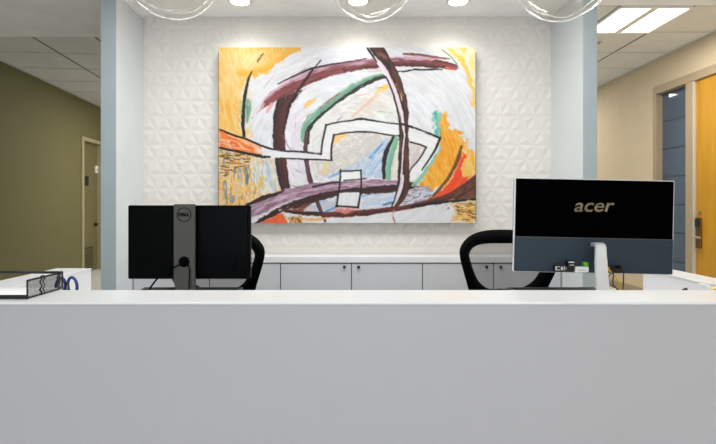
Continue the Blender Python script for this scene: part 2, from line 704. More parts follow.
def sdf(poly, rough):
    x = gx + jx * rough * 1.8
    y = gy + jy * rough * 1.8
    n = len(poly)
    inside = np.zeros(gx.shape, bool)
    dmin = np.full(gx.shape, 1e9)
    for i in range(n):
        x1, y1 = poly[i]
        x2, y2 = poly[(i + 1) % n]
        cond = ((y1 > y) != (y2 > y))
        with np.errstate(divide='ignore', invalid='ignore'):
            xi = (x2 - x1) * (y - y1) / ((y2 - y1) if y2 != y1 else 1e-9) + x1
        inside ^= cond & (x < xi)
        dx, dy = x2 - x1, y2 - y1
        t = np.clip(((x - x1) * dx + (y - y1) * dy) / (dx * dx + dy * dy + 1e-9), 0, 1)
        dmin = np.minimum(dmin, np.hypot(x - x1 - t * dx, y - y1 - t * dy))
    return np.where(inside, -dmin, dmin)


def area(poly, cols, ang=90, fs=(2.0, 14.0), soft=1.5, rough=5.0, alpha=1.0, holes=0.0, seed=0):
    """painted patch: cols blended by streaks lying along ang degrees"""
    m = 1 - ss(-soft, soft, sdf(poly, rough))
    a = math.radians(ang)
    al = (gx * math.cos(a) + gy * math.sin(a)) / fs[1]
    ac = (-gx * math.sin(a) + gy * math.cos(a)) / fs[0]
    n = np.clip((fbm(ac + seed * 7.3 + 40, al + seed * 3.1 + 40) - .25) / .5, 0, .999) * (len(cols) - 1)
    cs = np.array(cols, float)
    if len(cols) == 1:
        cc = np.broadcast_to(cs[0], col.shape)
    else:
        i = np.clip(n.astype(int), 0, len(cols) - 2)
        fr = ss(.15, .85, n - i)[..., None]
        cc = cs[i] * (1 - fr) + cs[i + 1] * fr
    if holes:
        m = m * ss(holes - .08, holes + .08, fbm(ac * 1.3 + 17 + seed, al * 1.2 + 3))
    blend(m * alpha, cc)


def line(pts, w, cols, rough=.8, dry=0.0, soft=.6, alpha=1.0, seed=0, smooth=True, shift=0.0):
    """brush stroke along pts; w = widths at the points; cols run across the bristles"""
    P3 = [(p[0], p[1], 0) for p in pts]
    if smooth and len(pts) > 2:
        Q = [(v.x, v.y) for v in smooth_path(P3, 6)]
    else:
        Q = [(p[0], p[1]) for p in pts]
    ws = w if isinstance(w, (list, tuple)) else [w] * len(pts)
    x = gx + jx * rough * 1.3
    y = gy + jy * rough * 1.3
    xs_ = [q[0] for q in Q]
    ys_ = [q[1] for q in Q]
    mw = max(ws) + 4 + abs(shift)
    box_ = (gx > min(xs_) - mw) & (gx < max(xs_) + mw) & (gy > min(ys_) - mw) & (gy < max(ys_) + mw)
    X, Y = x[box_], y[box_]
    best = np.full(X.shape, 1e9)
    off = np.zeros(X.shape)
    arc = np.zeros(X.shape)
    par = np.zeros(X.shape)
    if tuple(cols[0]) == BK and dry == 0:
        dry = .2
    s = 0.0
    for i in range(len(Q) - 1):
        x1, y1 = Q[i]
        dx, dy = Q[i + 1][0] - x1, Q[i + 1][1] - y1
        L = math.hypot(dx, dy) + 1e-9
        t = np.clip(((X - x1) * dx + (Y - y1) * dy) / (L * L), 0, 1)
        ex, ey = X - x1 - t * dx, Y - y1 - t * dy
        d = np.hypot(ex, ey)
        u = d < best
        best[u] = d[u]
        off[u] = np.sign((dx * ey - dy * ex)[u]) * d[u]
        arc[u] = s + t[u] * L
        par[u] = (i + t[u]) / (len(Q) - 1)
        s += L
    hw = np.interp(par, np.linspace(0, 1, len(ws)), ws) / 2
    m = 1 - ss(-soft, soft, np.abs(off - shift) + np.where(np.abs(off) < best * .999, best - np.abs(off), 0) - hw)
    if dry:
        m = m * ss(dry - .1, dry + .1, fbm(off * .9 + 50 + seed * 5, arc / 9 + 20 + seed))
    cs = np.array(cols, float)
    if len(cols) == 1:
        cc = np.broadcast_to(cs[0], X.shape + (3,))
    else:
        tt = np.clip((off - shift) / (2 * hw + 1e-6) + .5 + (fbm(off * .8 + 30 + seed, arc / 12 + 10) - .5) * .7, 0, .999) * (len(cols) - 1)
        i = np.clip(tt.astype(int), 0, len(cols) - 2)
        fr = (tt - i)[..., None]
        cc = cs[i] * (1 - fr) + cs[i + 1] * fr
    m = (m * alpha)[..., None]
    col[box_] = col[box_] * (1 - m) + cc * m


rad = np.hypot((gx - 345) / 1.25, gy - 150)
tht = np.arctan2(gy - 150, (gx - 345) / 1.25)
BK = (34, 28, 28)
BR = (92, 50, 48)
DBR = (62, 38, 38)
PK = (208, 172, 186)
WH = (236, 234, 233)
# washes
area([(285, 100), (312, 110), (306, 150), (312, 200), (286, 200)], [(230, 216, 224), (226, 222, 230)], alpha=.8, soft=4)
area([(312, 118), (350, 92), (395, 84), (398, 120), (326, 124), (320, 150), (308, 150)], [(214, 228, 214), (232, 230, 222), (222, 216, 206)], ang=-35, alpha=.85, soft=4)
area([(334, 134), (400, 132), (392, 178), (345, 172), (312, 180), (312, 162), (330, 160)], [(220, 212, 200), (206, 200, 192), (228, 218, 206)], ang=-40, alpha=.9, soft=2)
area([(406, 140), (428, 147), (410, 172)], [(222, 212, 206), (205, 190, 182)], ang=-60, alpha=.8)
area([(345, 118), (352, 112), (384, 84), (396, 84), (398, 100), (370, 118)], [(228, 196, 178), (222, 212, 200), (226, 206, 190)], ang=-42, alpha=.55, soft=3)
# rubbed, dry strokes sweeping round the middle
for k_, (c_, lo_, al_) in enumerate((((204, 204, 214), .55, .5), ((214, 186, 196), .66, .55), ((190, 186, 190), .70, .45), ((244, 243, 242), .56, .8), ((198, 208, 196), .68, .5))):
    blend(.55 * al_ * ss(lo_, lo_ + .12, fbm(rad / (1.3 + .3 * k_) + 13 * k_, tht * 5 + 40 + 9 * k_)), c_)
# yellow upper left
area([(214, 42), (299, 42), (297, 49), (284, 58), (274, 63), (266, 73), (259, 77), (246, 80), (242, 96), (241, 140), (214, 134)],
     [(248, 182, 84), (248, 190, 100), (250, 206, 138), (247, 184, 86)], ang=80, fs=(2.5, 16), rough=9)
blend(.5 * (1 - ss(-2, 10, sdf([(224, 56), (240, 52), (250, 54), (240, 66), (232, 92), (224, 96)], 8))), (250, 214, 158))
area([(240, 54), (268, 50), (258, 74), (244, 76)], [(250, 206, 140), (250, 222, 176)], ang=-50, alpha=.6, soft=4)
line([(298, 48), (284, 55), (268, 66), (254, 72), (240, 72)], [3, 7, 6, 7, 7], [(244, 168, 48), (250, 196, 96)], rough=3, alpha=.8)
area([(240, 92), (248, 82), (252, 82), (250, 138), (241, 140)], [(236, 220, 180), (226, 226, 214)], alpha=.7, soft=2.5)
area([(246, 128), (252, 126), (251, 140), (246, 142)], [(248, 200, 130)], alpha=.7, soft=2)
# yellow upper right
area([(440, 44), (480, 44), (480, 60), (474, 112), (471, 104), (472, 86), (466, 68), (456, 60), (446, 54)], [(252, 222, 150), (246, 232, 200), (254, 206, 110)], ang=60, fs=(4, 18), alpha=.9)
line([(450, 50), (460, 60), (467, 72), (471, 86)], [4, 5, 5, 4], [(255, 198, 84), (252, 214, 140)], rough=3)
line([(474, 88), (475, 104)], 3, [(252, 206, 120)], alpha=.8)
area([(425, 46), (444, 48), (452, 62), (440, 54)], [(240, 228, 196)], alpha=.5, soft=3)
# lower left speckle
area([(214, 148), (240, 152), (262, 158), (274, 160), (277, 178), (282, 190), (266, 197), (246, 208), (240, 228), (214, 228)],
     [(146, 158, 160), (240, 178, 76), (238, 220, 180), (244, 186, 92), (206, 208, 206), (242, 170, 62)], ang=90, fs=(2.6, 9), soft=2)
area([(250, 160), (274, 160), (278, 185), (276, 192), (262, 194), (252, 176)], [(176, 190, 204), (226, 226, 228), (236, 232, 226), (200, 208, 190)], ang=80, fs=(3, 12), alpha=.85, soft=4)
area([(218, 149), (248, 154), (250, 166), (232, 172), (218, 182)], [(98, 76, 34)], ang=3, fs=(1.3, 6), alpha=.75, holes=.56)
line([(246, 168), (247, 178), (247, 184)], [2, 4, 2], [(96, 116, 132), (140, 150, 150)], dry=.3)
line([(225, 182), (226, 198)], 3, [(140, 152, 156)], dry=.4)
line([(240, 170), (239, 178)], 3, [(150, 165, 176)], dry=.4)
line([(262, 178), (260, 186)], 4, [(222, 190, 90)], alpha=.8, soft=1.5)
line([(267, 162), (270, 180), (274, 190)], 4, [(178, 198, 222)], alpha=.7, soft=2)
# blue fan
area([(384, 138), (393, 138), (384, 178), (364, 178), (358, 170), (344, 170), (352, 165), (372, 152)], [(178, 200, 226), (214, 216, 216), (158, 188, 224), (206, 214, 222)], ang=-52, fs=(1.6, 12), alpha=.95)
line([(328, 178), (336, 174), (346, 170)], [1, 4, 3], [(150, 180, 222)], rough=2)
line([(370, 158), (374, 153), (382, 144)], 2.5, [(120, 164, 214)], dry=.35)
# orange right crescent
area([(440, 114), (446, 111), (450, 128), (458, 130), (467, 140), (464, 152), (457, 168), (445, 186), (430, 190), (419, 184), (431, 166), (440, 148)], [(236, 150, 40), (246, 166, 48), (248, 186, 84), (240, 158, 44)], ang=75, fs=(3, 16), rough=6)
area([(463, 138), (470, 150), (480, 156), (480, 176), (464, 186), (460, 160)], [(250, 190, 92), (246, 206, 140), (248, 178, 70)], ang=80, fs=(3, 14), rough=6)
area([(464, 151), (466, 156), (462, 168), (463, 176), (470, 176), (463, 188), (450, 194), (434, 199), (430, 199), (442, 190), (452, 178), (459, 164)], [(250, 84, 44), (254, 100, 52)], ang=-55, fs=(3, 12), rough=3, soft=1)
line([(461, 146), (459, 156), (454, 168), (446, 181), (436, 193), (428, 200)], [2, 4, 3.5, 3, 3, 2], [(110, 74, 36), (140, 96, 50)], dry=.22)
area([(432, 113), (440, 112), (441, 138), (436, 138), (434, 124)], [(90, 180, 165), (150, 200, 180), (70, 160, 150)], ang=85, fs=(1.5, 10), rough=4)
# area right below white strip
area([(407, 183), (430, 186), (434, 197), (412, 204), (402, 204)], [(182, 204, 226), (214, 208, 216), (150, 130, 140), (206, 218, 230)], ang=-15, fs=(2, 8))
area([(412, 180), (424, 184), (432, 190), (414, 190)], [(90, 60, 66), (190, 176, 184), (120, 90, 96)], ang=-5, fs=(1.5, 7), alpha=.8, holes=.4)
area([(360, 194), (396, 192), (392, 206), (360, 209)], [(226, 228, 232), (190, 206, 226), (222, 216, 220)], ang=-6, fs=(2, 14))
line([(384, 205), (390, 203), (396, 202)], 2.5, [(90, 120, 160)], alpha=.8)
line([(362, 196), (372, 194), (382, 193)], 2, [(120, 150, 186)], alpha=.6)
area([(306, 206), (318, 200), (338, 198), (338, 206), (322, 213), (300, 213)], [(226, 224, 226), (178, 196, 218), (214, 200, 200)], ang=-25, fs=(2, 9))
line([(326, 211), (334, 208), (338, 205)], 2.5, [(110, 150, 190)], alpha=.8)
# left dark contour
line([(263, 54), (260, 58), (257, 62)], [1, 2, 1], [(70, 55, 46)], dry=.3)
line([(252, 72), (249, 78), (246, 90), (244, 104), (243, 120), (244, 140)], [1.5, 2, 3, 3.2, 3.6, 3], [(52, 38, 30), BK], rough=1.2)
line([(248, 100), (248.5, 108), (247.5, 122)], [3, 6, 2], [(120, 178, 150), (88, 150, 116)], dry=.25, soft=1.2, alpha=.9)
line([(240, 102), (240.5, 114)], 3, [(176, 190, 140)], alpha=.6, soft=1.5)
# flame then white band
area([(219, 129), (232, 134), (245, 138), (264, 147), (262, 157), (240, 152), (219, 148)], [(246, 108, 40), (248, 140, 70), (250, 190, 150), (250, 118, 50)], ang=18, fs=(3, 14), rough=2, soft=1)
area([(252, 142), (264, 147), (276, 150), (276, 158), (258, 156)], [(240, 222, 212), (238, 232, 230)], ang=15, alpha=.8, soft=4)
# brown upright at left
line([(294, 84), (287, 95), (282, 108), (279.5, 122), (279, 140), (281, 160), (283.5, 178), (287, 193)], [9, 13, 14, 13, 12, 11, 10, 9], [(60, 38, 40), (100, 52, 50), (84, 46, 44), (70, 40, 40), (44, 30, 32)], rough=1.5, seed=2, dry=.12)
line([(302, 90), (294, 98), (289, 108), (286, 124)], [1, 3, 3.5, 1], [BK], rough=1.5, dry=.25)
line([(276, 160), (279, 178), (284, 196)], 2.5, [(50, 36, 38)], dry=.3)
# big mauve arc
ARC = [(262, 106), (274, 96), (290, 87), (308, 78), (326, 71.5), (346, 67), (368, 64), (392, 62), (416, 61.5), (436, 63), (456, 67)]
line(ARC, [3, 11, 13, 13, 12.5, 11.5, 11, 10.5, 10, 9, 3], [(212, 178, 192), (190, 146, 162), (128, 74, 84), (170, 120, 132), (104, 56, 62), (196, 158, 168)], rough=1.6, seed=1, dry=.08)
line(ARC[:6], [1, 7, 8, 6, 5, 4], [(120, 64, 62), (150, 84, 82), (112, 58, 58)], rough=2, shift=2.2, dry=.22, seed=3)
line(ARC[5:], [4, 4, 5, 6, 6, 2], [(140, 88, 92), (104, 58, 56), (84, 48, 46)], rough=2, shift=2.0, dry=.2, seed=4)
line([(272, 104), (268, 110), (266, 113)], [4, 3, 1], [(226, 160, 166)], alpha=.8)
line([(252, 114), (262, 102), (276, 90), (294, 74), (318, 58)], [1, 1, 1.2, 1.2, 1], [(226, 192, 190)], alpha=.7, dry=.3)
line([(252, 118), (260, 110), (264, 104)], 1.6, [(220, 170, 182)], dry=.4)
line([(278, 84), (288, 79), (300, 73.5), (312, 68.5), (328, 65), (347, 62), (366, 58.5)], [1, 1.4, 1.8, 2, 1.6, 1.3, 1], [(44, 30, 36)], rough=.8, dry=.15)
line([(321, 60), (314, 68), (307, 78), (300, 88), (294, 96)], [1, 1.4, 2.4, 2.6, 2], [(54, 32, 36)], rough=1.2, dry=.2)
line([(404, 54), (420, 55), (436, 57.5), (450, 59)], [2, 2.6, 2.4, 1.2], [(96, 64, 56), (176, 112, 96)], rough=1, dry=.15)
line([(434, 62), (446, 63.5), (457, 66)], [4, 4, 2], [(92, 48, 44), (160, 84, 66)], rough=1.5)
line([(446, 68), (456, 69.5)], [3, 2], [(206, 112, 88)], rough=1.5, dry=.2)
line([(396, 72), (406, 71), (414, 69.5), (424, 69.5), (434, 69), (442, 70)], [1.4, 1.6, 1.6, 1.8, 1.8, 1], [(46, 34, 36)], rough=1.6, dry=.25)
line([(442, 50), (450, 56), (457, 64)], 1.3, [(104, 140, 144)], alpha=.9)
# green arc
line([(303, 140), (304, 130), (309, 120), (320, 110), (336, 98), (352, 87), (368, 79), (386, 74)], [5, 6, 7.5, 8, 7, 6.5, 5, 3], [(200, 214, 204), (136, 178, 156), (108, 158, 134), (156, 194, 172)], rough=2, seed=5, dry=.14)
line([(307, 142), (308.5, 130), (316, 120), (331, 107), (346, 96), (362, 86), (376, 79), (388, 76)], [5, 4, 3, 2.6, 3, 4, 3.6, 3], [(60, 62, 52), (52, 44, 40)], rough=1.4, dry=.12)
line([(320, 108), (330, 100), (340, 93)], 1.5, [(160, 110, 100)], dry=.35)
line([(304, 107), (309, 103), (315, 99)], [2, 4.5, 2], [(240, 196, 120)], rough=2)
line([(376, 93), (381, 89), (388, 86)], [2, 5, 4], [(248, 204, 116)], rough=3, alpha=.9)
line([(353, 117), (362, 108), (376, 96)], [2, 3, 2], [(226, 178, 156)], alpha=.6, soft=1.5)
line([(334, 141), (342, 134), (348, 132)], [6, 8, 3], [(244, 192, 108)], alpha=.75, soft=2, rough=4)
line([(324, 172), (327, 164)], 5, [(240, 206, 130)], alpha=.6, soft=2)
# thin purple upright through the arc
line([(307, 132), (305.5, 146), (306.5, 160), (309, 176), (313, 190), (318, 204), (325, 221)], [4, 4, 4.5, 4.5, 5, 4, 2.5], [(74, 44, 48), (112, 78, 88), (84, 52, 56)], rough=1)
# small blue/green leaf right of centre
line([(394, 137), (387, 150), (384, 162), (384, 178)], [2.5, 4, 4, 3], [(40, 36, 30)], rough=1.2)
line([(396, 138), (392, 150), (388, 164), (387, 178)], [5, 5, 5.5, 5], [(116, 172, 144), (140, 190, 164)], rough=1, shift=-1)
area([(398, 142), (402, 140), (399, 178), (391, 178)], [(226, 222, 204)], alpha=.9, rough=2)
# lower mauve band
line([(248, 214), (262, 206), (280, 198), (300, 192), (320, 188), (346, 185), (374, 184), (398, 184)], [10, 15, 14, 12, 11, 9, 9, 8], [(214, 190, 204), (150, 112, 132), (208, 184, 198), (140, 104, 124), (196, 168, 184)], rough=1.5, seed=6, dry=.06)
line([(244, 207), (256, 201), (266, 197), (284, 191)], [2, 4, 4.5, 2], [(44, 26, 30), (84, 48, 50)], rough=2)
line([(256, 223), (272, 214), (288, 207), (304, 202), (322, 196.5), (346, 192), (374, 190), (398, 188), (412, 185)], [3, 5, 7, 8, 7, 6, 7, 8, 7], [(74, 42, 46), DBR, (84, 48, 46)], rough=2, dry=.12, seed=7)
line([(313, 187), (328, 183.5), (346, 181)], [2, 1.8, 1.2], [BK], rough=.6)
area([(288, 211), (298, 206), (310, 203), (306, 209), (300, 212)], [(140, 80, 72), (120, 66, 60)], ang=-25)
# lower brown sweep
line([(284, 211), (308, 213.5), (338, 214.5), (366, 212.5), (394, 209), (414, 205.5), (438, 200), (458, 192), (478, 178)], [2.5, 4, 6, 6, 5, 5, 6, 8, 9], [(104, 62, 56), (120, 62, 54), (72, 40, 38), (140, 76, 60)], rough=1.5, seed=8)
area([(452, 194), (466, 186), (480, 176), (480, 199), (450, 201), (436, 203)], [(92, 58, 50), (126, 84, 62), (84, 48, 46)], ang=-25, fs=(2, 9))
line([(286, 212), (306, 212.8), (322, 213)], 1.6, [BK], dry=.1)
line([(412, 206.5), (436, 203), (456, 201), (478, 199)], [3, 2.6, 2.2, 2], [(40, 28, 30)], rough=.8)
area([(336, 207), (352, 208), (360, 210), (346, 213), (332, 212)], [(226, 146, 140), (214, 120, 112)], ang=0, alpha=.9)
area([(258, 224), (278, 214), (283, 214), (288, 224)], [(252, 104, 58), (254, 120, 70)], rough=1.5, soft=.8)
area([(286, 216), (303, 216), (302, 224), (290, 224)], [(104, 68, 40), (226, 170, 110), (120, 80, 50)], ang=70, fs=(1.4, 8))
line([(303, 219), (316, 219.5), (328, 218)], [2.5, 3, 1], [(236, 186, 124)], rough=1.5, dry=.2)
area([(450, 203), (478, 202), (478, 222), (452, 221), (456, 212)], [(250, 214, 140), (232, 186, 104), (244, 210, 150)], ang=0, fs=(2, 6), soft=2.5)
area([(444, 203), (478, 201), (478, 220), (462, 219)], [(104, 66, 40)], ang=4, fs=(1.2, 5), alpha=.75, holes=.6)
line([(394, 210), (393, 216), (395, 222)], 1.6, [(196, 120, 116)], dry=.35)
rs = random.Random(11)
for k_ in range(46):
    th0 = rs.uniform(2.2, 6.6)
    r0 = rs.uniform(26, 92)
    pts_ = [(345 + 1.25 * (r0 + 3 * q) * math.cos(th0 + .1 * q), 150 + (r0 + 3 * q) * math.sin(th0 + .1 * q)) for q in range(3)]
    line(pts_, [.5, 1.0, .4], [rs.choice([(206, 150, 160), (150, 130, 136), (214, 196, 190), (242, 240, 240), (120, 96, 100)])], dry=.42, alpha=.7, seed=k_)
# white zigzag band with black outlines
area([(262, 146), (280, 150), (300, 152), (322, 154), (324, 138), (326, 125), (346, 121.5), (364, 119.5), (382, 122.5), (410, 127), (426, 132), (440, 138), (435, 150), (424, 168), (412, 183), (407, 176), (414, 164), (421, 156), (426, 147.5), (410, 142), (394, 136.5), (382, 134), (364, 132), (346, 132.5), (334, 135), (332, 148), (331, 160), (300, 159), (280, 158), (262, 157)], [WH, (228, 226, 226)], ang=10, rough=.8, soft=.6)
line([(220, 129.5), (232, 134.5), (246, 139), (258, 144), (268, 148), (284, 150.8), (302, 152), (321, 154)], [1.6, 2, 1.8, 2, 2, 1.6, 1.8, 1.6], [BK], rough=.6)
line([(220, 148), (236, 151), (250, 154), (262, 156.5), (270, 157)], [2.2, 2, 2.6, 3, 1.5], [BK], rough=1)
line([(280, 158), (300, 159), (331, 160)], [1, 1.4, 1.6], [BK], rough=.8, dry=.15)
line([(321, 154), (323, 139), (326, 125)], 1.8, [BK], rough=.6)
line([(331.5, 160), (331.5, 148), (334, 135)], 1.9, [BK], rough=.6)
line([(326, 125), (340, 121.8), (352, 120.5), (361, 118.8), (372, 120.5), (386, 122.5), (400, 124.5), (414, 128), (428, 133), (440, 138)], [1.4, 1.4, 1.6, 2.4, 1.6, 1.3, 1.3, 1.6, 2, 2.2], [BK], rough=.8)
line([(334, 135), (346, 132.6), (362, 132), (376, 132.8), (392, 135.5), (400, 136)], [1.4, 1.4, 1.8, 1.3, 1.4, 2], [BK], rough=.8)
line([(410, 142), (420, 144.5), (426, 147.2)], 1.5, [BK], rough=.5, smooth=False)
line([(426, 147.2), (422, 155), (416, 163), (411, 169), (408, 176)], [1.5, 1.5, 1.4, 1.2, 1], [BK], rough=.7)
line([(440, 138), (436, 148), (430, 158), (422, 170)], [2.4, 2.2, 1.8, 1.2], [BK], rough=.6)
line([(441, 142), (437, 152), (430, 163), (421, 176), (413, 184)], [1, 2, 3, 4, 3], [(136, 192, 168)], rough=1.5, shift=-1.0, alpha=.9)
# sweeping upright right of centre
UP = [(376, 46), (382, 57), (390, 70), (397, 86), (402.5, 104), (404.5, 124), (404, 144), (403.5, 164), (403.5, 184), (400, 197), (393, 207)]
line(UP, [13, 13, 12, 12, 10, 8, 9, 11, 12, 10, 4], [(66, 40, 36), (104, 64, 50), (52, 32, 28), (110, 74, 60), (48, 30, 28)], rough=1.6, seed=9, dry=.14)
line([(379, 54), (386, 57)], 4, [(150, 100, 104)], alpha=.7, soft=1.5)
line([(374, 57), (380, 64), (386, 73), (392, 85), (397, 98), (402, 116), (404, 134)], [2, 4.5, 5, 4.5, 4, 3.2, 1.5], [(228, 206, 216), (238, 226, 230)], rough=1)
line([(404.5, 134), (403, 150), (402, 166), (401, 178)], [1.5, 1.5, 1.4, 2], [(232, 222, 226)], dry=.2)
line([(402.5, 176), (400.5, 186), (397.5, 196), (393.5, 206)], [3, 5, 4, 1.5], [(236, 230, 232), (206, 190, 200)], rough=.8)
line([(400, 178), (397.5, 190), (393, 204)], 1.2, [(54, 34, 36)], rough=.6)
line([(367, 47), (372, 55), (377, 62)], [2, 2, 1], [(40, 30, 32)], rough=.6)
line([(383, 47), (388, 56)], 1.6, [(44, 32, 34)], rough=.6)
line([(386, 77), (391, 88), (396, 104), (399.5, 122), (400, 140)], [1.6, 1.6, 1.8, 1.6, 1.4], [(48, 32, 36)], rough=.8, dry=.12)
line([(396, 84), (400, 90), (402, 100)], 2, [(196, 156, 120)], dry=.5)
line([(402, 124), (412, 127)], 2, [BK])
# small square
area([(340, 171), (361, 170.5), (359.5, 180), (339, 182)], [(238, 238, 237)], rough=.5, soft=.6)
area([(338, 193), (360, 192), (358.5, 207), (336, 206)], [(232, 232, 233), (222, 222, 226)], rough=.8, soft=.8)
line([(340.5, 170), (339.5, 186), (336.5, 206)], 1.7, [BK], rough=.5)
line([(340, 171.3), (361, 170.5)], 1.3, [BK], rough=.6)
line([(361, 170), (361, 188), (358, 207)], [1.6, 1.6, 2], [BK], rough=.5)
line([(336, 206), (346, 206.5), (358, 207.5)], [2, 1.6, 2], [BK], rough=.5)
line([(344, 180.5), (356, 179.5), (366, 178.5)], 1.2, [(70, 50, 60)], rough=.6)

col = np.clip((col - 150) * 1.13 + 150, 4, 252) / 255.0
lincol = .75 * np.where(col <= .04045, col / 12.92, ((col + .055) / 1.055) ** 2.4)

YA = 3.425   # front of the canvas
A0, A1 = P(GX0, GY0, YA), P(GX1, GY1, YA)
art = thing('canvas_painting', 'large abstract painting of mauve, orange and green brush strokes on the relief wall', 'painting', ((A0.x + A1.x) / 2, YA, (A0.z + A1.z) / 2))
AW, AH = (A1.x - A0.x) / 2, (A0.z - A1.z) / 2
mc = bpy.data.materials.new('painted_canvas')
mc.use_nodes = True
nt = mc.node_tree
bs = nt.nodes['Principled BSDF']
bs.inputs['Roughness'].default_value = .7
at = nt.nodes.new('ShaderNodeAttribute')
at.attribute_name = 'paint'
nt.links.new(at.outputs['Color'], bs.inputs['Base Color'])
nz = nt.nodes.new('ShaderNodeTexNoise')
nz.inputs['Scale'].default_value = 240
tcn = nt.nodes.new('ShaderNodeTexCoord')
nt.links.new(tcn.outputs['Object'], nz.inputs['Vector'])
bpn = nt.nodes.new('ShaderNodeBump')
bpn.inputs['Strength'].default_value = .15
bpn.inputs['Distance'].default_value = .002
nt.links.new(nz.outputs['Fac'], bpn.inputs['Height'])
nt.links.new(bpn.outputs['Normal'], bs.inputs['Normal'])
M['paint'] = mc
me = bpy.data.meshes.new('painted_surface')
vx = np.linspace(-AW, AW, NXg)
vz = np.linspace(AH, -AH, NYg)
VXg, VZg = np.meshgrid(vx, vz)
co = np.stack([VXg, np.zeros_like(VXg), VZg], -1).reshape(-1, 3)
idx = np.arange(NXg * NYg).reshape(NYg, NXg)
quads = np.stack([idx[:-1, :-1], idx[1:, :-1], idx[1:, 1:], idx[:-1, 1:]], -1).reshape(-1, 4)
me.vertices.add(len(co))
me.vertices.foreach_set('co', co.ravel())
me.loops.add(quads.size)
me.loops.foreach_set('vertex_index', quads.ravel().astype(np.int32))
me.polygons.add(len(quads))
me.polygons.foreach_set('loop_start', np.arange(0, quads.size, 4, dtype=np.int32))
me.polygons.foreach_set('loop_total', np.full(len(quads), 4, dtype=np.int32))
me.update(calc_edges=True)
ca = me.color_attributes.new('paint', 'FLOAT_COLOR', 'POINT')
ca.data.foreach_set('color', np.concatenate([lincol, np.ones((NYg, NXg, 1))], -1).ravel().astype(np.float32))
me.materials.append(mc)
po = bpy.data.objects.new('painted_surface', me)
C.objects.link(po)
po.parent = art
b = NB()
box(b, -AW, AW, .0006, .04, -AH, AH)
obj('stretched_canvas', b, 'white_paint', art)
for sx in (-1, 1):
    obj('edge_shadow_strip', box(NB(), sx * AW - .007, sx * AW + .007, .012, .042, -AH, AH - .03), 'dark', art)  # dark strips standing in for the shade beside the canvas
obj('hanging_rail', box(NB(), -AW * .7, AW * .7, .04, .066, AH - .14, AH - .10), 'tee', art)

# ------------------------------------------------------------------ ceiling fittings
PW_DOWN = 0.9
PW_FILL = 8.5


def area_light(name, loc, power, size, shape='DISK', size_y=None, color=(1, .98, .95), spread=PI, parent=None):
    l = bpy.data.lights.new(name, 'AREA')
    l.energy = power
    l.shape = shape
    l.size = size
    if size_y:
        l.size_y = size_y
    l.color = color
    l.spread = spread
    o = bpy.data.objects.new(name, l)
    C.objects.link(o)
    o.location = loc
    if parent:
        o.parent = parent
    return o


def downlight(x, y, label, power):
    d = thing('recessed_downlight', label, 'ceiling light', (x, y, Z_LOW), 0, 'recessed downlights over the alcove')
    b = NB()
    lathe(b, [(.060, -.001), (.064, -.006), (.080, -.005), (.083, -.0005)], 32)
    obj('trim_ring', b, 'ring', d, True)
    b = NB()
    lathe(b, [(0, -.0035), (.061, -.0035), (.061, -.001), (0, -.001)], 32)
    obj('lens', b, 'lens', d)
    area_light('lamp', (0, 0, -.012), power, .11, color=(.95, .97, 1), spread=math.radians(130), parent=d)
    return d


DY = 3.235
downlight((240 - VX) * DY / F, DY, 'left recessed downlight in the white ceiling, above the yellow corner of the painting', PW_DOWN)
downlight((358 - VX) * DY / F, DY, 'middle recessed downlight, seen through the middle glass globe', PW_DOWN)
downlight((458 - VX) * DY / F, DY, 'right recessed downlight in the white ceiling, above the right end of the painting', PW_DOWN)


def troffer(x0, x1, y0, y1, z, label, power, color=(1, .96, .88), group='flat ceiling panels', strength=None):
    t = thing('ceiling_light', label, 'ceiling light', ((x0 + x1) / 2, (y0 + y1) / 2, z), 0, group)
    hx, hy = (x1 - x0) / 2 - .012, (y1 - y0) / 2 - .012
    b = NB()
    for s in (-1, 1):
        box(b, s * hx - .012, s * hx + .012, -hy, hy, -.012, 0)
        box(b, -hx, hx, s * hy - .012, s * hy + .012, -.012, 0)
    obj('frame', b, 'white_paint', t)
    obj('centre_rib', box(NB(), -.03, .03, -hy + .012, hy - .012, -.009, -.002, .002), 'ring', t)
    for s in (-1, 1):
        a, c = (-hx + .012, -.03) if s < 0 else (.03, hx - .012)
        obj('diffuser', box(NB(), a, c, -hy + .012, hy - .012, -.006, -.001), 'tube', t)
    area_light('lamp', (0, 0, -.03), power, 2 * hx, 'RECTANGLE', 2 * hy, color=color, parent=t)
    return t


troffer(2.231, 2.852, 3.968, 4.578, Z_TILE - .004, 'lit square ceiling panel in the tiled ceiling at upper right', 26)
troffer(2.231, 2.852, 7.018, 7.628, Z_TILE - .004, 'lit square ceiling panel farther down the right corridor behind the column', 17)
# left corridor: a single dim panel beyond the column
tl = troffer(-2.75, -2.14, 7.0, 7.6, Z_TILE - .008, 'square ceiling panel in the dark left corridor behind the column', 33, color=(1, .96, .88))
# unseen lobby ceiling panels added as fill on the near side of the counter
for x, lb in ((-1.15, 'left'), (1.15, 'right')):
    troffer(x - .6, x + .6, -1.1, -.5, Z_LOW - .001, f'added ceiling fill panel of the waiting area behind the viewer, {lb} of the middle', 10, color=(.93, .96, 1), group='added waiting area fill panels')

for x, lb, sc_ in ((-.86, 'left', 1.15), (.03, 'middle', 1.0), (.92, 'right', .8)):  # unseen panels added over the desk to light the alcove evenly
    troffer(x - .3, x + .3, 2.0, 2.6, Z_LOW - .001, f'added ceiling fill panel above the desk out of the frame, {lb} of the three', PW_FILL * sc_, color=(.90, .94, 1), group='added fill panels above the desk')

# sprinkler on the right tiled ceiling
sp = thing('sprinkler_head', 'small flush sprinkler on the ceiling tile below the lit panel', 'sprinkler', (2.52, 4.86, Z_TILE))
b = NB()
lathe(b, [(0, -.004), (.035, -.004), (.04, -.0005)], 24)
obj('escutcheon', b, 'tee', sp)
b = NB()
lathe(b, [(0, -.02), (.012, -.02), (.012, -.004)], 16)
obj('nozzle', b, 'lever', sp)

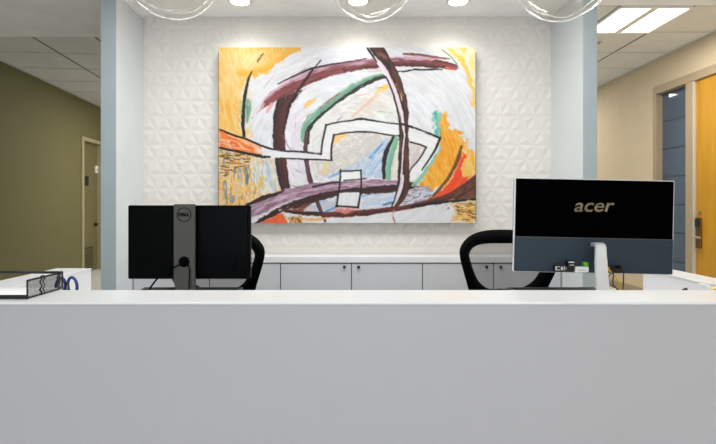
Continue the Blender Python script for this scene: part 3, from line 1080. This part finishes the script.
# pendants
def pendant(loc, r, label, seed):
    p = thing('pendant_lamp', label, 'pendant lamp', loc, 0, 'clear glass globe pendants over the counter')
    rnd = random.Random(seed)
    ph = [rnd.uniform(0, 6.28) for _ in range(6)]

    def shell(rad, wob, name):
        b = NB()
        bmesh.ops.create_uvsphere(b, u_segments=64, v_segments=40, radius=rad)
        for v in b.verts:
            d = v.co.normalized()
            w = math.sin(5 * d.x + 3 * d.z + ph[0]) * math.sin(4 * d.y + 2 * d.x + ph[1]) + .6 * math.sin(9 * d.z + 4 * d.y + ph[2])
            v.co = d * (rad + wob * w)
        return b
    b = shell(r, .0006, 'o')
    b2 = shell(r * .87, .005, 'i')
    for f_ in b2.faces:
        f_.normal_flip()
    me2 = bpy.data.meshes.new('tmp')
    b2.to_mesh(me2)
    b2.free()
    b.from_mesh(me2)
    bpy.data.meshes.remove(me2)
    me3 = bpy.data.meshes.new('glass_globe')
    b.to_mesh(me3)
    b.free()
    me3.materials.append(M['glass'])
    for q in me3.polygons:
        q.use_smooth = True
    o = bpy.data.objects.new('glass_globe', me3)
    C.objects.link(o)
    o.parent = p
    b = NB()
    lathe(b, [(0, r * .98), (.03, r * .98), (.032, r + .05), (.012, r + .065), (0, r + .065)], 24)
    obj('socket', b, 'steel', p, True)
    b = NB()
    lathe(b, [(0, r * .35), (.018, r * .4), (.024, r * .6), (.014, r * .85), (.012, r * .98), (0, r * .98)], 20)
    obj('bulb', b, 'paper', p, True)
    b = NB()
    tube(b, [(0, 0, r + .06), (0, 0, Z_LOW - loc[2] - .02)], .003, 8)
    obj('cord', b, 'greywire', p)
    b = NB()
    lathe(b, [(0, Z_LOW - loc[2] - .03), (.05, Z_LOW - loc[2] - .028), (.06, Z_LOW - loc[2])], 28)
    obj('canopy', b, 'steel', p, True)
    return p


for (px, py, r, lb) in ((171.5, -30.5, .119, 'left clear glass globe pendant, before the left column'),
                        (371.5, -23.8, .1075, 'middle clear glass globe pendant, above the painting'),
                        (563, -28.2, .1175, 'right clear glass globe pendant, before the right column')):
    c = P(px, py, 1.2)
    pendant((c.x, c.y, c.z), r, lb, int(px))

# ------------------------------------------------------------------ left monitor
DM = 2.0
s = DM / F
c = P(189.5, 242.3, DM)
mon = thing('computer_monitor', 'black monitor seen from behind with round logo on grey stand', 'monitor', (c.x, DM, ZD + .0008))
cz = c.z - ZD
hw, hhh = 61.3 * s, 36.8 * s
b = NB()
prism(b, rounded_rect(-hw, hw, cz - hhh, cz + hhh, .006), 0, .012)
prism(b, rounded_rect(-hw + .012, hw - .012, cz - hhh + .02, cz + hhh - .012, .01), -.012, .0)
prism(b, rounded_rect(-hw + .06, hw - .06, cz - hhh + .03, cz - hhh + .085, .008), -.022, -.01)
obj('rear_shell', b, 'shell', mon)
obj('screen', box(NB(), -hw + .005, hw - .005, .012, .014, cz - hhh + .016, cz + hhh - .006), 'gloss', mon)
s2 = (DM - .05) / F
kx = (184.2 - VX) * s2 - c.x
cw = 10.5 * s2
ztop = EYE - (204.3 - VY) * s2 - ZD
b = NB()
prism(b, [(kx - cw, cz - 36.8 * s), (kx - cw, ztop - .002), (kx - cw + .002, ztop), (kx + cw - .002, ztop), (kx + cw, ztop - .002), (kx + cw, cz - 36.8 * s), (kx + cw - .0, .012), (kx - cw + .014, .012)], -.05, -.036)
bmesh.ops.bevel(b, geom=b.edges[:], offset=.0015, segments=2, affect='EDGES')
colm = obj('stand_column', b, 'column', mon)
obj('mount_block', box(NB(), kx - cw * .7, kx + cw * .5, -.036, 0, cz - .06, cz + .06), 'shell', mon)
b = NB()
box(b, kx - .11, kx + .11, -.11, .09, 0.0, .012, .004)
obj('base_plate', b, 'column', mon)
b = NB()
zc = EYE - (262 - VY) * s2 - ZD
lathe(b, [(0, 0.0), (.021, 0.0), (.022, -.0025), (.018, -.003), (.016, -.001), (0, -.001)], 28, (kx, -.05, zc), axis='Y')
obj('cable_hole', b, 'chairblack', colm)
zl = EYE - (214.9 - VY) * s2 - ZD
b = NB()
lathe(b, [(.0262, 0), (.0262, -.001), (.0295, -.001), (.0295, 0)], 40, (kx, -.05, zl), axis='Y')
for fa in [f_ for f_ in b.faces if len(f_.verts) > 4]:
    b.faces.remove(fa)
obj('logo_ring', b, 'chairblack', colm)
for ch, dx, rz in (('D', -.0158, 0), ('E', -.0045, -.5), ('L', .0062, 0), ('L', .0150, 0)):
    t = text_mesh('logo_letter', ch, .0185, 'chairblack', colm, (kx + dx, -.0505, zl), (PI / 2, rz, 0), bold=.0011)
# cable from the stand
cb = NB()
q = [P(185, 262, DM - .055), P(181, 264, DM - .075), P(172, 268.5, DM - .07), P(161, 275, DM - .06), P(153, 284, DM - .06), P(149, 291, DM - .06)]
q.append(Vector((q[-1].x - .01, q[-1].y, ZD + .010)))
q.append(Vector((q[-1].x - .12, q[-1].y + .03, ZD + .010)))
tube(cb, smooth_path(q), .0035, 8)
tube(cb, smooth_path([P(186, 263, DM - .054), P(189, 268, DM - .058), P(189.3, 280, DM - .056), P(188, 300, DM - .058)]), .0022, 8)
tag(obj('power_cable', cb, 'chairblack', None, True), 'dark cable looping out of the grey monitor stand', 'cable')


def keyboard(px, w, y, rz, label):
    k = thing('keyboard', label, 'keyboard', ((px - VX) * y / F, y, ZD + .0008), rz, 'keyboards on the desk')
    b = NB()
    A = [(-w / 2, -.065, .006), (w / 2, -.065, .006), (w / 2, .065, .022), (-w / 2, .065, .022)]
    top = [b.verts.new(v) for v in A]
    bot = [b.verts.new((v[0], v[1], 0)) for v in A]
    b.faces.new(top)
    b.faces.new(bot)
    for i in range(4):
        b.faces.new((top[i], top[(i + 1) % 4], bot[(i + 1) % 4], bot[i]))
    obj('case', b, 'black', k)
    b = NB()
    for r in range(5):
        n = 15
        for j in range(n):
            x = -w / 2 + .012 + j * (w - .024) / n
            y_ = -.055 + r * .022
            z = .006 + (y_ + .075) / .13 * .016
            box(b, x + .0015, x + (w - .024) / n - .0015, y_ + .0015, y_ + .020, z, z + .005)
    obj('keys', b, 'black', k)
    return k


keyboard(189, .46, 2.17, 0, 'black keyboard behind the left monitor on the desk')
keyboard(557, .40, 2.17, .02, 'black keyboard under the right computer screen')

# ------------------------------------------------------------------ right all-in-one computer
DA = 1.85
s = DA / F
c = P(592.9, 226.2, DA)
aio = thing('all_in_one_computer', 'large all-in-one computer from behind, glossy black over slate with silver leg', 'computer', (c.x, DA, ZD + .0008))
cz = c.z - ZD
ROLL = math.radians(1.2)
hw, hz = 79.4 * s, 46.8 * s
rot = Matrix.Translation((0, 0, cz)) @ Matrix.Rotation(ROLL, 4, 'Y')


def rolled(bm):
    bm.transform(rot)
    return bm


zs = (226 - 238.3) * s
b = NB()
prism(b, rounded_rect(-hw, hw, -hz, hz, .004), -.007, .004)
obj('frame', rolled(b), 'silver', aio)
b = NB()
prism(b, rounded_rect(-hw + .03, hw - .03, -hz + .03, hz - .03, .02), 0.004, .024)
obj('screen_housing', rolled(b), 'black', aio)
b = NB()
prism(b, rounded_rect(-hw + .0035, hw - .0035, zs + .002, hz - .0035, .003), -.009, .003)
gp = obj('upper_back_panel', rolled(b), 'gloss', aio)
b = NB()
prism(b, rounded_rect(-hw + .0025, hw - .0025, -hz + .0015, zs, .003), -.010, .003)
obj('lower_back_panel', rolled(b), 'slate', aio)
obj('panel_seam', rolled(box(NB(), -hw + .0025, hw - .0025, -.0105, .0, zs - .0005, zs + .0025)), 'column', aio)
obj('screen', rolled(box(NB(), -hw + .006, hw - .006, .024, .026, -hz + .02, hz - .006)), 'gloss', aio)
lx, lz = (591.0 - 592.9) * s, (226.6 - 206.8) * s
text_mesh('brand_lettering', 'acer', .0715, 'logo', gp, rot @ Vector((lx, -.0095, lz + .001)), (PI / 2, 0, 0), extrude=.0008, bold=.0008, shear=.24, sx=1.2)
# silver leg: bent flat bar
path = smooth_path([P(594.6, 245.2, DA - .005), P(597.2, 244.4, DA - .035), P(600.2, 246.5, DA - .062), P(600.6, 254, DA - .078), P(601.2, 268, DA - .086), P(603, 291, DA - .10), P(605, 313, DA - .115)], 6)
path = [v - Vector((c.x, DA, ZD)) for v in path]
b = NB()
rings = []
for i, p in enumerate(path):
    a = path[max(0, i - 1)]
    d = path[min(len(path) - 1, i + 1)]
    t = (d - a)
    t.x = 0
    t.normalize()
    n = Vector((0, t.z, -t.y))
    wd = (.0175 + .005 * i / len(path))
    th = .007
    rings.append([b.verts.new(p + Vector((sx * wd, 0, 0)) + n * sn * th) for sx, sn in ((-1, -1), (1, -1), (1, 1), (-1, 1))])
for A, B in zip(rings, rings[1:]):
    for k in range(4):
        b.faces.new((A[k], A[(k + 1) % 4], B[(k + 1) % 4], B[k]))
b.faces.new(rings[0])
b.faces.new(rings[-1])
bmesh.ops.bevel(b, geom=[e for e in b.edges if abs((e.verts[0].co - e.verts[1].co).x) < .004 and e.calc_length() > .003], offset=.002, segments=2, affect='EDGES')
obj('stand_leg', b, 'silver', aio, False)
e = path[-1]
b = NB()
box(b, e.x - .10, e.x + .10, e.y - .06, e.y + .12, 0, .008, .003)
obj('foot_plate', b, 'silver', aio)
obj('leg_socket', box(NB(), path[-1].x - .024, path[-1].x + .024, e.y - .014, e.y + .014, .006, e.z + .01, .002), 'silver', aio)
# socket strip along the bottom edge
b = NB()


def lp(px, py, y):
    v = P(px, py, DA + y)
    return v - Vector((c.x, DA, ZD))


def pxbox(bm, x0, x1, y0, y1, d0, d1, bev=.0008, mi=0):
    a = lp(x0, y1, d0)
    d = lp(x1, y0, d0)
    return box(bm, a.x, d.x, d0, d1, a.z, d.z, bev, mi)


pxbox(b, 554.5, 567.5, 265.6, 272, -.024, -.01)
pxbox(b, 568, 575, 266, 271.5, -.03, -.01)
obj('port_strip', b, 'black', aio)
b = NB()
pxbox(b, 607.5, 623.5, 266, 272.2, -.022, -.01)
obj('port_strip', b, 'black', aio)
b = NB()
for (x0, x1, y0, y1) in ((555.5, 557, 266.5, 270.5), (557.5, 560, 266.5, 267.3), (557.5, 560, 269.8, 270.6), (561, 563, 267, 270.5), (564, 565, 266.5, 270.5), (566, 567, 268, 269)):
    pxbox(b, x0, x1, y0, y1, -.0255, -.0238, 0)
obj('port_symbols', b, 'tee', aio)
b = NB()
pxbox(b, 568.3, 574.8, 261.6, 267.4, -.040, -.012, .002)
obj('plug', b, 'black', aio)
b = NB()
pxbox(b, 568.8, 574.2, 262.1, 262.9, -.042, -.0395, 0)
pxbox(b, 570, 574.2, 265, 265.6, -.042, -.0395, 0)
obj('plug_marks', b, 'paper', aio)
dg = thing('adapter_dongle', 'small white adapter with a bright green end below the computer screen', 'adapter', (c.x, DA, ZD))
b = NB()
pxbox(b, 575.6, 589, 267, 272.4, -.036, -.012, .002)
obj('body', b, 'paper', dg)
b = NB()
pxbox(b, 584, 588.6, 262.2, 267.2, -.034, -.012, .002)
obj('green_end', b, 'green', dg)
b = NB()
pxbox(b, 577.5, 586, 269.5, 270.6, -.037, -.0355, 0)
obj('printed_line', b, 'tee', dg)
# plugs and cables right of the leg
cab = []
for i, (pts, r, m, lb) in enumerate((
    ([(607.5, 268.5), (611, 272), (616, 278), (619.5, 283), (621.5, 289), (622, 300)], .0034, 'yellow', 'yellow network cable hanging beside the silver computer leg'),
    ([(612.6, 268), (613.4, 275), (613, 284), (618, 291), (619, 302)], .0022, 'black', 'inner thin black cable hanging behind the yellow cable'),
    ([(621.2, 268), (623.4, 272), (623.5, 280), (622.8, 292), (622, 304)], .0022, 'black', 'outer thin black cable right of the yellow cable'),
    ([(617.3, 270.5), (610.5, 274), (608.5, 279), (611, 285), (618, 289.5), (621, 298)], .0018, 'black', 'loose black cable curling down left of the yellow cable'))):
    y = DA - .03 - .008 * i
    v = [P(a, b_, y) for a, b_ in pts]
    v.append(Vector((v[-1].x + .003, y, ZD + .03)))
    v.append(Vector((v[-1].x + .02, y, ZD + .016)))
    v.append(Vector((v[-1].x + .09, y, ZD + .016)))
    bb = NB()
    plug_x = v[0].copy()
    if i in (1, 3):
        v.insert(0, Vector((v[0].x, DA - .0225, v[0].z)))
    tube(bb, smooth_path(v), r, 8)
    if i in (0, 2):
        box(bb, v[0].x - .005, v[0].x + .005, y - .006, DA - .0225 if i != 1 else DA - .0225, v[0].z - .004, v[0].z + .006, .001)
    tag(obj('cable', bb, m, None, True), lb, 'cable', 'cables of the right computer')

# ------------------------------------------------------------------ chairs
def chair(loc, rotz, label):
    k = thing('office_chair', label, 'office chair', loc, rotz, 'mesh office chairs behind the counter')
    DCH = 2.45
    u = DCH / F
    out = [(0, 230), (18, 231), (32, 234.5), (41, 240), (46.5, 247), (47, 255), (43.5, 268), (38.5, 283), (33, 300), (25, 318), (13, 328), (0, 330)]
    inn = [(0, 243.5), (15, 243.5), (26, 244.5), (33, 247.5), (36.5, 252), (36.5, 257), (32, 270), (26, 281), (17, 288), (10, 289.6), (4, 289.2), (0, 289.6)]

    def full(h):
        return h + [(-x, y) for x, y in h[-2:0:-1]]

    def place(x, y, d):
        X = x * u * 1.03
        Z = EYE - (y - VY) * u
        Y = -.10 * (x / 47) ** 2 + .05 * ((y - 262) / 40) ** 2 * (1 if y < 262 else .3) + d
        return Vector((X, Y, Z))
    O = [(v.x, v.y) for v in smooth_path([(a, b_, 0) for a, b_ in full(out)], 5, True)]
    I = [(v.x, v.y) for v in smooth_path([(a, b_, 0) for a, b_ in full(inn)], 5, True)]
    b = NB()
    rings = []
    for (ox, oy), (ix, iy) in zip(O, I):
        mx, my = (ox * .5 + ix * .5), (oy * .5 + iy * .5)
        rings.append([b.verts.new(v) for v in (place(ox, oy, 0), place(mx, my, -.014), place(ix, iy, 0), place(ix, iy, .014), place(mx, my, .026), place(ox, oy, .016))])
    n = len(rings)
    for i in range(n):
        A, B = rings[i], rings[(i + 1) % n]
        for j in range(6):
            b.faces.new((A[j], A[(j + 1) % 6], B[(j + 1) % 6], B[j]))
    obj('backrest_frame', b, 'chairblack', k, True)
    b = NB()
    NR = 8
    ctr = b.verts.new(place(0, 265, .012))
    prev = None
    rr = []
    for q_ in range(1, NR + 1):
        t = q_ / NR
        rr.append([b.verts.new(place(ix * t, 265 + (iy - 265) * t, .008)) for ix, iy in I])
    for i in range(n):
        b.faces.new((ctr, rr[0][i], rr[0][(i + 1) % n]))
    for A, B in zip(rr, rr[1:]):
        for i in range(n):
            b.faces.new((A[i], B[i], B[(i + 1) % n], A[(i + 1) % n]))
    obj('backrest_mesh', b, 'mesh', k, True)
    b = NB()
    tube(b, smooth_path([(0, .03, .52), (0, .07, .45), (0, -.02, .40), (0, -.2, .39)]), .03, 10)
    obj('back_support', b, 'chairblack', k, True)
    b = NB()
    box(b, -.245, .245, -.47, -.0, .40, .47, .03, seg=3)
    obj('seat', b, 'chairblack', k, True)
    for sx in (-1, 1):
        b = NB()
        tube(b, smooth_path([(sx * .2, -.2, .41), (sx * .29, -.2, .42), (sx * .30, -.18, .55), (sx * .30, -.17, .61)]), .016, 8)
        box(b, sx * .30 - .04, sx * .30 + .04, -.30, -.06, .60, .63, .012)
        obj('armrest', b, 'chairblack', k, True)
    b = NB()
    lathe(b, [(.03, .09), (.03, .25), (.02, .25), (.02, .40)], 16, (0, -.22, 0))
    obj('gas_column', b, 'greywire', k)
    for j in range(5):
        a = 2 * PI * j / 5 + .3
        ex, ey = .29 * math.cos(a), .29 * math.sin(a) - .22
        b = NB()
        tube(b, [(0, -.22, .11), (ex, ey, .075)], [.03, .018], 8)
        lg = obj('leg', b, 'chairblack', k)
        b = NB()
        lathe(b, [(0, -.022), (.027, -.022), (.03, -.012), (.03, .012), (.027, .022), (0, .022)], 16, (ex, ey, .03), axis='X')
        box(b, ex - .008, ex + .008, ey - .008, ey + .008, .05, .08)
        obj('caster', b, 'black', lg)
    return k


ch = chair(((504.5 - VX) * 2.45 / F, 2.45, 0), 0, 'black mesh office chair behind the right computer, cabinets seen through it')
dup(ch, ((219 - VX) * 2.45 / F, 2.45, 0), 0, 'black mesh office chair behind the left monitor, only its edge showing', 'mesh office chairs behind the counter')

# ------------------------------------------------------------------ letter tray, paper, scissors
tr = thing('letter_tray', 'black wire mesh letter tray at the left end of the ledge', 'letter tray', (-.80, 1.19, ZC))
TW, TD, TH = .32, .145, .046
b = NB()
for x in (0, -TW):
    tube(b, [(x, 0, TH), (x, TD, TH)], .0026, 8)
    tube(b, [(x, 0, .0), (x, 0, TH)], .0022, 8)
    tube(b, [(x, TD, .0), (x, TD, TH)], .0022, 8)
tube(b, [(0, TD, TH), (-TW, TD, TH)], .0038, 8)
obj('rim', b, 'wire', tr, True)
b = NB()
box(b, -TW, 0, -.001, .001, .001, .0105)
obj('front_lip', b, 'wire', tr)
for x in (0, -TW):
    obj('side_panel', box(NB(), x - .0006, x + .0006, 0, TD, .001, TH - .001), 'traymesh', tr)
obj('floor_panel', box(NB(), -TW, 0, 0, TD, .0005, .0015), 'traymesh', tr)
for y, w in ((.046, .012), (.118, .008)):
    b = NB()
    zz = []
    for i in range(15):
        z = TH + .004 - i * (TH + .002) / 14
        zz.append((.004 + .0005 * (i % 2), y + .004 * math.sin(i * 1.1), z))
    tube(b, zz, .0021, 6)
    tube(b, [(p[0], p[1] + w, p[2]) for p in zz], .0015, 6)
    tube(b, [zz[0], (zz[0][0], zz[0][1] + w, zz[0][2])], .0015, 6)
    obj('stacking_clip', b, 'wire', tr, True)
ps = NB()
for i in range(2):
    box(ps, -.80 - TW + .01 + .002 * i, -.80 - .006 - .001 * i, 1.194, 1.19 + TD - .006, ZC + .0018 + i * .0012, ZC + .0028 + i * .0012)
tag(obj('paper_sheet', ps, 'paper'), 'white paper lying flat in the black letter tray', 'paper')

cup = P(66, 300, 1.42)
ph_ = thing('pen_holder', 'low white pen holder behind the ledge, holding the blue-handled scissors', 'pen holder', (cup.x, 1.42, ZD + .0008))
b = NB()
lathe(b, [(0, .002), (.036, .002), (.037, .09), (.040, .09), (.040, 0), (0, 0)], 28)
obj('cup', b, 'paper', ph_, True)
sc = thing('scissors', 'blue-handled scissors standing upright behind the letter tray', 'scissors', (cup.x, 1.42, ZD))
u = 1.42 / F


def oval(cx, cy, rx, ry, tilt):
    pts = []
    for i in range(28):
        a = 2 * PI * i / 28
        x = rx * math.cos(a)
        y = ry * math.sin(a)
        pts.append(((cx - 66 + x * math.cos(tilt) - y * math.sin(tilt)) * u, 0, EYE - (cy - VY + x * math.sin(tilt) + y * math.cos(tilt)) * u - ZD))
    return pts


b = NB()
tube(b, oval(60.5, 286, 4.6, 8.0, .15), .0042, 8, True)
obj('handle', b, 'blue', sc, True)
b = NB()
tube(b, oval(72.5, 286, 4.6, 8.6, -.12), .0044, 8, True)
obj('handle', b, 'blue', sc, True)
for sx in (-1, 1):
    b = NB()
    prism(b, [(sx * .010, .150), (sx * .002, .150), (-sx * .004, .008), (sx * .004, .03)], -.001 + sx * .001, .001 + sx * .001)
    obj('blade', b, 'steel', sc)
pn = thing('pen', 'dark grey pen leaning in the holder between the blue scissor handles', 'pen', (cup.x, 1.42, ZD))
b = NB()
tube(b, [(-.005, .012, .006), (.012, -.012, EYE - (281.5 - VY) * u - ZD)], .0038, 10)
obj('barrel', b, 'greywire', pn, True)
b = NB()
tube(b, [(.0125, -.0165, .150), (.0135, -.0172, .172)], .0012, 6)
obj('clip', b, 'steel', pn)

# ------------------------------------------------------------------ right end of the desk
tp_ = P(708, 296, 1.46)
td = thing('tape_dispenser', 'white tape dispenser with yellow roll at the far right behind the ledge', 'tape dispenser', (tp_.x, 1.46, ZD + .0008))
u = 1.46 / F
zof = lambda py: EYE - (py - VY) * u - ZD
b = NB()
prism(b, [((702.6 - 708) * u, zof(284.2)), ((705.6 - 708) * u, zof(284.2)), ((709 - 708) * u, zof(294)), ((726 - 708) * u, zof(296)), ((728 - 708) * u, 0), ((706 - 708) * u, 0), ((706 - 708) * u, zof(294))], -.02, .02)
obj('body', b, 'paper', td)
b = NB()
lathe(b, [(.016, -.012), (.028, -.012), (.028, .012), (.016, .012)], 32, ((716 - 708) * u, 0, zof(287.3) - .028), axis='Y')
for fa in [f_ for f_ in b.faces if len(f_.verts) > 4]:
    b.faces.remove(fa)
obj('tape_roll', b, 'yellow', td)
b = NB()
lathe(b, [(0, -.0135), (.0235, -.0135), (.0235, .0135), (0, .0135)], 28, ((716 - 708) * u, 0, zof(287.3) - .028), axis='Y')
obj('hub', b, 'black', td)
hk = thing('cable_hook', 'tiny black hook on the inner face of the right white side wall', 'hook', (1.3648, 1.947, .752))
b = NB()
lathe(b, [(0, -.0002), (.008, -.0002), (.008, -.006), (0, -.006)], 16, axis='X')
obj('hook_base', b, 'black', hk)
obj('peg', lathe(NB(), [(0, -.006), (.004, -.006), (.004, -.016), (0, -.016)], 12, axis='X'), 'black', hk)

# ------------------------------------------------------------------ added daylight, camera, view
w = bpy.data.worlds.new('sky')
S.world = w
w.use_nodes = True
w.node_tree.nodes['Background'].inputs[0].default_value = (.75, .87, 1, 1)
w.node_tree.nodes['Background'].inputs[1].default_value = 1.0
day = area_light('added_daylight', (0, YB - .1, 1.4), 28, 4.3, 'RECTANGLE', 1.7, color=(.80, .90, 1))  # unseen cool light source added behind the viewer
day.rotation_euler = (PI / 2, 0, 0)
b = NB()
for x in (-2.2, 0, 2.2):
    box(b, x - .03, x + .03, YB - .12, YB - .04, .5, 2.3)
for z in (.5, 2.3):
    box(b, -2.2, 2.2, YB - .12, YB - .04, z - .03, z + .03)
struct(obj('added_window', b, 'ring'))  # unseen window frame, added around the daylight lamp

cam = bpy.data.cameras.new('camera')
co_ = bpy.data.objects.new('camera', cam)
C.objects.link(co_)
co_.location = (0, 0, EYE)
co_.rotation_euler = (PI / 2, 0, 0)
cam.sensor_width = 36
cam.lens = 36 * F / 716
cam.shift_x = (358 - VX) / 716
cam.shift_y = -(222 - VY) / 716
cam.clip_start = .02
S.camera = co_
S.view_settings.view_transform = 'Standard'
S.view_settings.look = 'None'
S.view_settings.gamma = 1
S.view_settings.use_curve_mapping = False
S.view_settings.exposure = 0.42
S.cycles.max_bounces = 14
S.cycles.transparent_max_bounces = 16
S.cycles.transmission_bounces = 12
S.cycles.sample_clamp_indirect = 6
S.cycles.caustics_refractive = False
S.cycles.caustics_reflective = False
